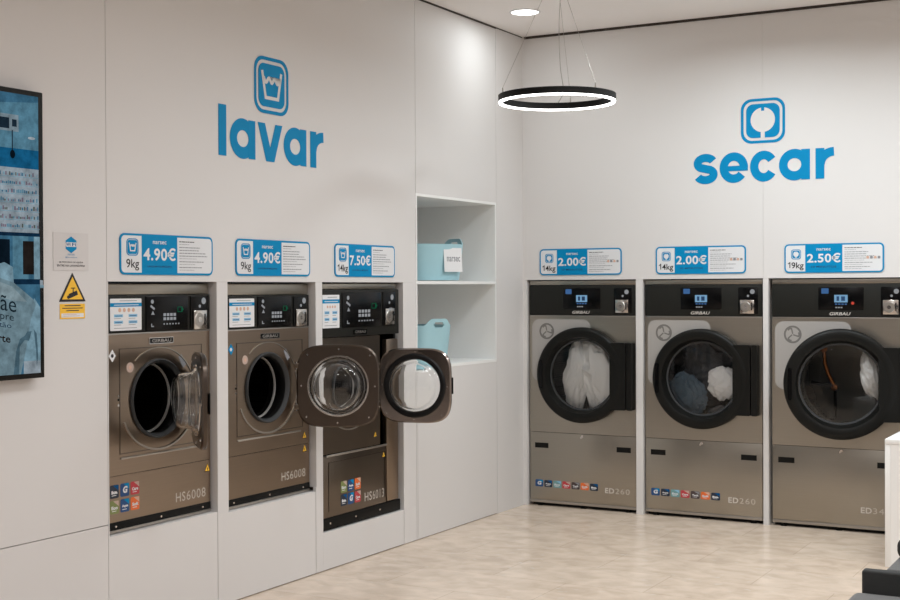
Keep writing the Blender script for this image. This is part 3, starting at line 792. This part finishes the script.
def washer_big():
    z0 = .2215
    t = thing('washing_machine', 'dark steel washing machine beside the open shelf, open door with a black rubber ring', 'washing machine', (-.018, -2.618, z0), LEFT, WG)
    Z = lambda a: a - z0; W = .862
    cx, cz = .300, Z(1.035)
    mb = MB()
    holed_front(mb, 0, .632, Z(.664), Z(1.338), cx, cz, .20, 0, .02, 'steeldark')
    mb.box(.705, W - .022, -.004, .03, Z(.30), Z(1.31), 'steelbrown', .004)
    mb.box(0, .702, 0, .02, Z(.296), Z(.655), 'steeldark', .003)
    mb.box(0, .02, .02, .72, .02, Z(1.60), 'steeldark'); mb.box(W - .02, W, .03, .72, .02, Z(1.60), 'black'); mb.box(0, W, .70, .72, .02, Z(1.60), 'steeldark')
    mb.box(.634, .703, .06, .08, Z(.664), Z(1.338), 'black')
    mb.box(0, W - .03, .004, .72, Z(1.622), Z(1.656), 'steelgrey', .004)
    mb.build('cabinet_body', t)
    mb = MB(); mb.stroke([(.07, Z(.33)), (.07, Z(.615)), (.687, Z(.615)), (.687, Z(.33))], .005, -.002, .001, 'doorplate')
    mb.box(.04, .70, -.009, .0, Z(.648), Z(.661), 'silver', .003)
    mb.stroke(arc(cx, cz - .02, .262, 200, 340, 30, .226), .007, -.006, .001, 'silver'); mb.build('pressed_lines_and_highlights', t)  # silver arc is a painted highlight along the lower edge of the dish
    porthole(t, cx, cz, 0, .203, .175)
    cp = MB().box(0, W - .012, -.006, .02, Z(1.342), Z(1.62), 'charcoal', .004).build('control_panel', t)
    programme_label(cp, .006, .180, Z(1.397), Z(1.590), -.0075)
    washer_display(cp, .205, .635, Z(1.395), Z(1.605), -.012)
    coin_unit(cp, .655, .800, Z(1.395), Z(1.605), -.012)
    brand_plate(t, .325, .475, Z(1.352), Z(1.382), -.0092)
    k = MB(); k.box(0, W, -.003, .02, .004, Z(.294), 'black', .002)
    for x in (.08, .35, .62): k.lathe([(0.0001, -.006), (.006, -.006), (.007, -.003)], x, Z(.262), 'chrome', 10)
    k.build('kick_plate', t)
    for x in (.08, W - .08):
        for y in (.08, .66): MB().lathez([(.0001, .0005), (.02, .0005), (.02, .002), (.012, .003), (.012, .019)], 'black', 14, cx=x, cy=y).build('foot', t)
    mb = MB(); text(mb, 'HS', .452, .532, Z(.335), Z(.388), -.0008, 'etch', .006, 1.1); text(mb, '6013', .542, .672, Z(.335), Z(.388), -.0008, 'etchdim', -.004, 1.1); mb.build('model_lettering', t, 0)
    sx, sz = .195, Z(.343)
    for r, row in enumerate((('stnavy', 'ia', 'stblue', 'G', 'red', 'Care'), ('green', 'Eco', 'stblue', 'Aqua', 'orange', 'Soft'))):
        for c in range(3): sticker(t, sx + c * .075, sz + r * .078, .064, .068, -.001, row[2 * c], row[2 * c + 1])
    warn_sticker(t, .575, Z(.715), -.001, .034); warn_sticker(t, .670, Z(.58), -.001, .034)
    washer_door(t, .578, cz + .0, 105, 'doorplate_light', .455, True, .10)
washer_big()

# ------------------------------------------------------------------ tumble dryers
def dryer(label, x0, W, model, cxl, door_ang=0., seven=True, dbl=1.0, hinge_x=None):
    FY = .020
    t = thing('tumble_dryer', label, 'tumble dryer', (x0, FY, 0.0005), 0, 'tumble dryers in the back wall')
    cz = .985
    mb = MB()
    holed_front(mb, 0, W, .5515, 1.412, cxl, cz, .280, 0, .02, 'steelgrey')
    mb.box(0, W, 0, .02, .045, .5485, 'steelgrey', .002)
    mb.box(0, .02, .02, .72, .03, 1.64, 'steelgrey'); mb.box(W - .02, W, .02, .72, .03, 1.64, 'steelgrey'); mb.box(0.02, W - .02, .70, .72, .03, 1.64, 'steelgrey')
    mb.box(0, W, .004, .72, 1.645, 1.677, 'steelgrey', .003); mb.box(.003, W - .003, .006, .02, .546, .554, 'black')
    mb.build('cabinet_body', t)
    cp = MB().box(0, W, -.003, .02, 1.422, 1.643, 'charcoal', .003).build('control_panel', t)
    MB().box(0, W, -.004, .002, 1.413, 1.420, 'silver', .001).build('trim_strip', t)
    d0 = cxl - .155
    dp = MB().box(d0, d0 + .295, -.006, -.003, 1.470, 1.620, 'blackgloss', .001).build('display_panel', cp)
    mb = MB(); mb.box(d0 + .105, d0 + .192, -.0075, -.0062, 1.520, 1.570, 'lcd'); mb.box(d0 + .12, d0 + .137, -.008, -.0074, 1.530, 1.56, 'navy'); mb.box(d0 + .15, d0 + .175, -.008, -.0074, 1.530, 1.56, 'navy')
    for i in range(4): mb.box(d0 + .11 + i * .021, d0 + .124 + i * .021, -.0075, -.0062, 1.504, 1.513, 'lcdblue')
    for i in range(3): mb.box(d0 + .112 + i * .017, d0 + .124 + i * .017, -.0075, -.0062, 1.482, 1.490, 'key')
    mb.build('lcd_display', dp, 0)
    mb = MB(); mb.prism(rr(d0 + .02, d0 + .068, 1.578, 1.614, .005, 3), -.0075, -.0062, 'lcdblue'); mb.build('blue_label', dp, 0)
    if dbl > 1: MB().disc(d0 + .225, 1.515, .010, -.0085, 'redled', 14).build('red_indicator', dp, 0)
    coin_unit(cp, W - .165, W - .028, 1.440, 1.622, -.0075)
    mb = MB(); text(mb, 'GIRBAU', cxl - .085, cxl + .050, 1.434, 1.455, -.0038, 'etch', .02, 1, .3); mb.build('brand_lettering', cp, 0)
    # pale film with round symbol
    fx = cxl + .06; fr = .295
    a0 = math.degrees(math.acos(.06 / fr)); a1 = 180 + math.degrees(math.asin(.055 / fr))
    film = [p for p in rr(.020, fx, .93, 1.392, .06)]
    film = film[:7] + film[7:14] + film[14:21] + arc(cxl, cz, fr, a1, a0, 24)
    mb = MB(); mb.prism(film, -.001, 0, 'steelpatch')
    mb.frame(circ(.140, 1.303, .060, 40), circ(.140, 1.303, .047, 40), -.0018, -.001, 'symbol')
    for k in range(3):
        a = 90 + 120 * k
        mb.stroke([(.140 + .004 * cos(radians(a)), 1.303 + .004 * sin(radians(a)))] + arc(.140 + .022 * cos(radians(a + 30)), 1.303 + .022 * sin(radians(a + 30)), .021, a - 10, a + 70, 8), .009, -.0018, -.001, 'symbol')
    mb.build('pale_film', t, 0)['label'] = 'pale rounded film with a round swirl symbol'
    for vx in (.040, W - .150 if dbl == 1 else W - .19): MB().box(vx, vx + .110, -.001, .004, .432, .470, 'black', .0008).build('grip_slot', t, 0)
    mb = MB(); mb.lathe([(.0001, -.006), (.009, -.006), (.010, 0)], cxl - .005, .533, 'chrome', 14); mb.box(cxl - .02, cxl - .012, -.004, 0, .515, .530, 'chrome'); mb.build('panel_lock', t)
    if seven:
        for i, (c, mk) in enumerate((('stblue', 'G'), ('stnavy', 'Aqua'), ('teal', 'Eco'), ('red', 'Care'), ('stbrown', 'Tech'), ('orange', 'Soft'), ('stnavy', 'ia'))):
            sticker(t, .042 + i * .0735, .142 - .0004 * i, .064, .052, -.001, c, mk)
    mb = MB(); wx = W - .24 if dbl == 1 else W - .295; text(mb, model[:2], wx, wx + .070, .130, .168, -.0008, 'etch', .02, 1.1); text(mb, model[2:], wx + .079, wx + .19, .130, .168, -.0008, 'etchdim', -.004, 1.15); mb.build('model_lettering', t, 0)
    MB().box(0, W, -.003, .02, .024, .044, 'silver', .002).build('base_strip', t)
    mb = MB(); mb.box(0.01, W - .01, .03, .05, .003, .040, 'black'); mb.build('plinth', t, 0)
    for x in (.07, W * .5, W - .07):
        MB().lathez([(.0001, 0.0), (.022, 0.0), (.022, .006), (.013, .009), (.013, .030)], 'black', 14, cx=x, cy=.026).build('foot', t)
    # drum
    mb = MB(); mb.lathe([(.280, .0), (.280, .03), (.262, .05), (.265, .055), (.385, .06), (.385, .62), (.001, .64)], cxl, cz, 'drumdry', 64); dr = mb.build('drum', t, 40)
    for k in range(3):
        a = radians(80 + 120 * k); mb = MB(Matrix.Translation((cxl, 0, cz)) @ Matrix.Rotation(-a, 4, 'Y'))
        mb.prism([(.352, -.035), (.384, -.07), (.384, .07), (.352, .035)], .07, .61, 'drumdry')
        mb.build('drum_lifter', dr, 0)
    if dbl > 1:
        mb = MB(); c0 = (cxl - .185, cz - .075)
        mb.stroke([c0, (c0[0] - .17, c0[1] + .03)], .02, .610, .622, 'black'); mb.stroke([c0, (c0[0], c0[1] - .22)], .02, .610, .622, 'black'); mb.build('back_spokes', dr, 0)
        mb = MB(); mb.tube([(c0[0] - .075, .60, c0[1] + .27), (c0[0] - .07, .60, c0[1] + .17), (c0[0] - .045, .60, c0[1] + .09), (c0[0], .60, c0[1])], .013, 'copper', 10)  # copper-coloured curve put in for an orange streak inside the drum
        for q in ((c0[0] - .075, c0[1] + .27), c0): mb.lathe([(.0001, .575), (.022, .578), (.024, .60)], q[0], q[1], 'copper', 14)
        mb.build('copper_streak', dr)['label'] = 'copper coloured curved streak'
    # door: round frame with window, hinged on the right
    hx = hinge_x if hinge_x else cxl + .36
    d = bpy.data.objects.new('door', None); COL.objects.link(d); d.parent = t; d.location = (hx, -.012, cz); d.rotation_euler.z = radians(door_ang); d.empty_display_size = .05
    cx = cxl - hx; R = .350 if dbl == 1 else .364; r = .262 if dbl == 1 else .270
    mb = MB(); mb.lathe([(R, .009), (R, -.036), (R - .006, -.050), (R - .020, -.058), (r + .034, -.058), (r + .018, -.052), (r + .002, -.012), (r, .009)], cx, 0, 'doorblack', 96, True); mb.build('door_ring', d, 40)
    o = [(r - .001, .009), (r - .03, .004), (r * .6, -.005), (r * .3, -.009), (.0005, -.010)]
    mb = MB(); mb.lathe(o, cx, 0, 'window', 64); mb.build('door_window', d, 60)
    mb = MB(); mb.lathe([(r - .001, .0105), (r - .001, .003), (r - .014, .006), (r - .014, .012)], cx, 0, 'rubber', 64, True); mb.build('window_seal', d, 40)
    mb = MB(); mb.prism(rr(cx - R + .028, cx - R + .054, -.105, .105, .012), -.064, -.0575, 'blackgloss'); mb.build('door_handle', d, 0)
    mb = MB(); L = .405 if hinge_x is None else .395
    mb.prism(rr(cx + .235, cx + L - .048, -.242, .242, .01, 3), -.056, -.012, 'doorblack')
    mb.build('hinge_cover', d, 30)
    mb = MB(); mb.prism(rr(cxl + .364, cxl + .405, cz - .242, cz + .242, .008, 3), -.066, -.0005, 'doorblack'); mb.box(cxl + .372, cxl + .378, -.070, -.066, cz + .15, cz + .20, 'black'); mb.build('hinge_post', t, 30)
    return t, d
dryer('grey steel tumble dryer in the corner with white bedding behind its round door', .044, .842, 'ED260', .431)
dryer('middle grey steel tumble dryer with dark and white laundry behind its round door', .958, .846, 'ED260', .422)
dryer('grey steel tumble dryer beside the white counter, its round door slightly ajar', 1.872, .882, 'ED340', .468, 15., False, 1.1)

# ------------------------------------------------------------------ laundry
def lump(name, label, cat, c, rad, mat, seed, fold=.22, freq=5., sub=5, group=None, rot=None, extra=None, flat=None):
    bm = bmesh.new(); bmesh.ops.create_icosphere(bm, subdivisions=sub, radius=1)
    off = Vector((seed * 3.1, seed * 1.7, seed * .9))
    Rm = rot or Matrix()
    for v in bm.verts:
        p = v.co.copy()
        q = Vector((p.x * freq * .6, p.y * freq * .6, p.z * freq * .6)) + off
        w = noise.noise_vector(q * .6) * .9
        n = 1 - abs(noise.noise(q * .7 + w)) * 2.2
        n2 = 1 - abs(noise.noise(q * 1.7 + w * 1.5)) * 2.
        big = noise.noise(p * 1.3 + off)
        k = 1 + fold * (n * .62 + n2 * .25) + .22 * big - fold * .3
        v.co = Vector((p.x * rad[0], p.y * rad[1], p.z * rad[2])) * k
    if extra: extra(bm)
    for v in bm.verts: v.co = Vector(c) + (Rm @ v.co)
    for v in bm.verts:
        if flat:
            cx, cz, r, yf, yb = flat
            d = Vector((v.co.x - cx, v.co.z - cz)); L = d.length
            if L > r: d *= r / L; v.co.x, v.co.z = cx + d.x, cz + d.y
            v.co.y = max(yf, min(yb, v.co.y))
            d = Vector((v.co.x - cx, v.co.z - cz)); L = d.length
            if v.co.y < .1 and L > .245: v.co.y = min(yb, .1)
    me = bpy.data.meshes.new(name); bm.to_mesh(me); bm.free(); me.materials.append(M[mat])
    me.polygons.foreach_set('use_smooth', [True] * len(me.polygons))
    o = bpy.data.objects.new(name, me); COL.objects.link(o)
    return tag(o, label, cat, group) if label else o
RY = lambda d: Matrix.Rotation(radians(d), 4, 'Y')
# corner dryer: one big sheet in two hanging bulges
D1 = (.475, .985); D2 = (1.38, .985); D3 = (2.327, .985)
def two(bm): pass
def lay(D, yf, yb, r=.345): return (D[0], D[1], r, yf, yb)
bs = lump('bed_sheet', 'white bed sheet bunched up behind the corner dryer window', 'laundry', (.585, .19, .965), (.175, .14, .33), 'sheet', 2, .24, 4.2, 6, rot=RY(-10), flat=lay(D1, .062, .6))
fo = lump('sheet_fold', None, None, (.365, .150, .955), (.090, .08, .27), 'sheet', 5, .2, 4.5, 5, rot=RY(5), flat=lay(D1, .062, .3))
bm = bmesh.new(); bm.from_mesh(bs.data); bm.from_mesh(fo.data); bm.to_mesh(bs.data); bm.free()
bs.data.polygons.foreach_set('use_smooth', [True] * len(bs.data.polygons)); bpy.data.objects.remove(fo)
lump('white_cloth', 'white cloth tumbling in front of dark clothes in the middle dryer', 'laundry', (1.497, .115, .955), (.100, .035, .105), 'sheet', 9, .30, 4., 5, rot=RY(25), flat=lay(D2, .072, .160))
lump('jeans', 'blue denim jeans at the bottom left of the middle dryer', 'laundry', (1.240, .115, .87), (.125, .035, .14), 'denim', 4, .36, 4.5, 6, rot=RY(-30), flat=lay(D2, .068, .168))
lump('dark_sweater', 'dark grey sweater filling the back of the middle dryer', 'laundry', (1.36, .32, 1.06), (.27, .13, .24), 'darkcloth', 6, .34, 5., 6, flat=lay(D2, .175, .6))
lump('grey_shirt', 'mid grey shirt at the bottom of the middle dryer beside the jeans', 'laundry', (1.475, .120, .735), (.08, .03, .05), 'greycloth', 8, .34, 4.5, 5, flat=lay(D2, .072, .168))
lump('white_lump', 'rounded white lump at the right side of the ajar dryer drum', 'laundry', (2.50, .20, 1.03), (.075, .10, .17), 'sheet', 11, .22, 4., 5, rot=RY(-12), flat=lay(D3, .072, .6))  # rounded white shape put at the right side of the drum

# ------------------------------------------------------------------ lamps
c = Vector((1.085, -1.762, 2.738))
rl = thing('pendant_ring_lamp', 'black hanging ring lamp with a glowing white underside', 'ceiling lamp', c, radians(29.2))
R0 = .347
mb = MB(); mb.lathez([(R0, -.012), (R0, .026), (R0 - .024, .026), (R0 - .024, -.012)], 'black', 96, True); mb.build('ring_housing', rl, 40)
mb = MB(); mb.lathez([(R0 - .002, -.0125), (R0 - .004, -.022), (R0 - .020, -.022), (R0 - .022, -.0125)], 'led', 96, True); mb.build('light_diffuser', rl, 40)['label'] = 'glowing white diffuser'
top = CEIL - c.z
mb = MB(); mb.lathez([(.0001, top - .028), (.055, top - .028), (.06, top - .02), (.06, top - .001)], 'black', 32); mb.build('ceiling_canopy', rl)
for a in (195, 306, 71):
    a = radians(a); p = (R0 - .012) * cos(a), (R0 - .012) * sin(a)
    mb = MB(); mb.tube([(p[0], p[1], .026), (p[0], p[1], .056)], .004, 'silver', 8); mb.tube([(p[0], p[1], .056), (.02 * cos(a), .02 * sin(a), top - .028)], .0013, 'silver', 6); mb.build('suspension_wire', rl)
mb = MB(); pw = [(0.03, 0.0, top - .028), (.012, -.02, .42), (.025, .05, .2), (.055, .2, .08), (.035, R0 - .012, .027)]
pts = []
for i in range(len(pw) - 1):
    for k in range(8):
        u = k / 8; P = [Vector(pw[max(0, i - 1)]), Vector(pw[i]), Vector(pw[i + 1]), Vector(pw[min(len(pw) - 1, i + 2)])]
        pts.append(.5 * ((2 * P[1]) + (-P[0] + P[2]) * u + (2 * P[0] - 5 * P[1] + 4 * P[2] - P[3]) * u * u + (-P[0] + 3 * P[1] - 3 * P[2] + P[3]) * u ** 3))
mb.tube(pts + [pw[-1]], .0022, 'silver', 6); mb.build('power_cable', rl)

dl = thing('downlight', 'round white glowing recessed downlight in the ceiling near the corner', 'ceiling lamp', (.417, -.812, CEIL))
mb = MB(); mb.lathez([(.106, -.0005), (.106, -.006), (.094, -.009), (.092, -.003)], 'white', 48, False); mb.build('trim_ring', dl)
mb = MB(); mb.prism(circ(0, 0, .0925, 48), .0035, .0045, 'lampdisc')
for i, v in enumerate(mb.v): mb.v[i] = (v[0], v[2], -v[1])
mb.build('light_diffuser', dl, 0)

def lamp(x, y, w, size=.34, spread=160, z=CEIL - .012, col=(.95, .965, 1)):  # used for the ceiling downlights and for added fill lamps
    L = bpy.data.lights.new('downlight_or_fill_lamp', 'AREA'); L.shape = 'DISK'; L.size = size; L.energy = w; L.color = col; L.spread = radians(spread)
    o = bpy.data.objects.new('downlight_or_fill_lamp', L); COL.objects.link(o); o.location = (x, y, z)
lamp(.417, -.812, 7.5, .18, 180, col=(.9, .97, 1))
for x in (2.3, 4.6, 6.9):
    for y in (-2.6, -5.0, -7.4, -9.8):
        lamp(x, y, 25.5)
lamp(3.5, -1.3, 46, .5, col=(.87, .96, 1))  # unseen fill lamp added to brighten the back wall
lamp(1.9, -3.6, 18, .5, col=(.87, .96, 1))  # weaker added fill in front of the corner, not a room fitting
lamp(1.9, -1.2, 38, .5, col=(.87, .96, 1))  # added fill lamp out of view, lifts the corner and dryers

# ------------------------------------------------------------------ counter and sofa
ct = thing('counter', 'white square-edged counter at the right edge beside the ajar dryer', 'counter', (2.806, -.996, 0))
MB().box(0, 1.6, .0, .9, .712, .742, 'shelfwhite', .002).build('counter_top', ct)
MB().box(0.0, .03, .002, .898, .001, .7115, 'shelfwhite', .001).build('side_panel', ct); MB().box(1.57, 1.6, .002, .898, .001, .7115, 'shelfwhite', .001).build('side_panel', ct)
MB().box(.0305, 1.5695, .002, .022, .001, .7115, 'shelfwhite').build('front_panel', ct)

sf = thing('sofa', 'dark grey upholstered sofa at the bottom right corner', 'sofa', (3.243, -3.738, 0))
def cushion(x0, x1, y0, y1, z0, z1, mat, bev, name):
    MB().box(x0, x1, y0, y1, z0, z1, mat, bev, 4).build(name, sf, 60)
cushion(.0, .80, -1.7, -.012, .08, .30, 'sofa', .02, 'base')
cushion(-.028, .60, -1.7, -.012, .302, .472, 'sofa', .03, 'seat_cushion')
cushion(0, .82, .0, .055, .08, .55, 'sofadark', .010, 'arm_panel')
cushion(.075, .82, .057, .72, .08, .55, 'sofa', .015, 'armrest')
cushion(.615, .82, -1.7, -.012, .302, .82, 'sofadark', .05, 'backrest')
cushion(.080, .82, .250, .70, .552, .632, 'sofadark', .03, 'arm_cushion')
for x in (.09, .72):
    for y in (-1.6, .6): MB().box(x, x + .05, y, y + .05, .001, .079, 'black').build('leg', sf, 0)

# card tag on the upper tub
mb = MB(); mb.box(-.083, .075, -.0012, 0, -.085, .085, 'paper'); text(mb, 'narsec', -.058, .058, -.012, .022, -.0018, 'inkgrey', .012)
tg = mb.build('card_tag', t1, 0, loc=(.080, -.186, .150)); tg.rotation_euler = (radians(-4), 0, 0); tg['label'] = 'white card tag'

# ------------------------------------------------------------------ world, camera, colour management
w = bpy.data.worlds.new('world'); S.world = w; w.use_nodes = True
w.node_tree.nodes['Background'].inputs['Color'].default_value = (.9, .95, 1, 1); w.node_tree.nodes['Background'].inputs['Strength'].default_value = .02
cam = bpy.data.cameras.new('camera'); co = bpy.data.objects.new('camera', cam); COL.objects.link(co)
cam.sensor_width = 36; cam.lens = 1307.556 / 900 * 36; cam.clip_start = .05
r_ = Vector((.87302304, .48765948, -.00435916)); u_ = Vector((-.000653855, .010109027, .999948689)); f_ = Vector((-.48767853, .87297539, -.00914427))
m = Matrix((r_, u_, -f_)).transposed().to_4x4(); m.translation = Vector((4.299239, -8.821411, 1.626849)); co.matrix_world = m
S.camera = co
S.view_settings.view_transform = 'Standard'; S.view_settings.look = 'None'; S.view_settings.gamma = 1; S.view_settings.use_curve_mapping = False
S.view_settings.exposure = -.62
S.cycles.max_bounces = 14; S.cycles.transparent_max_bounces = 16; S.cycles.transmission_bounces = 12
S.cycles.sample_clamp_indirect = 6
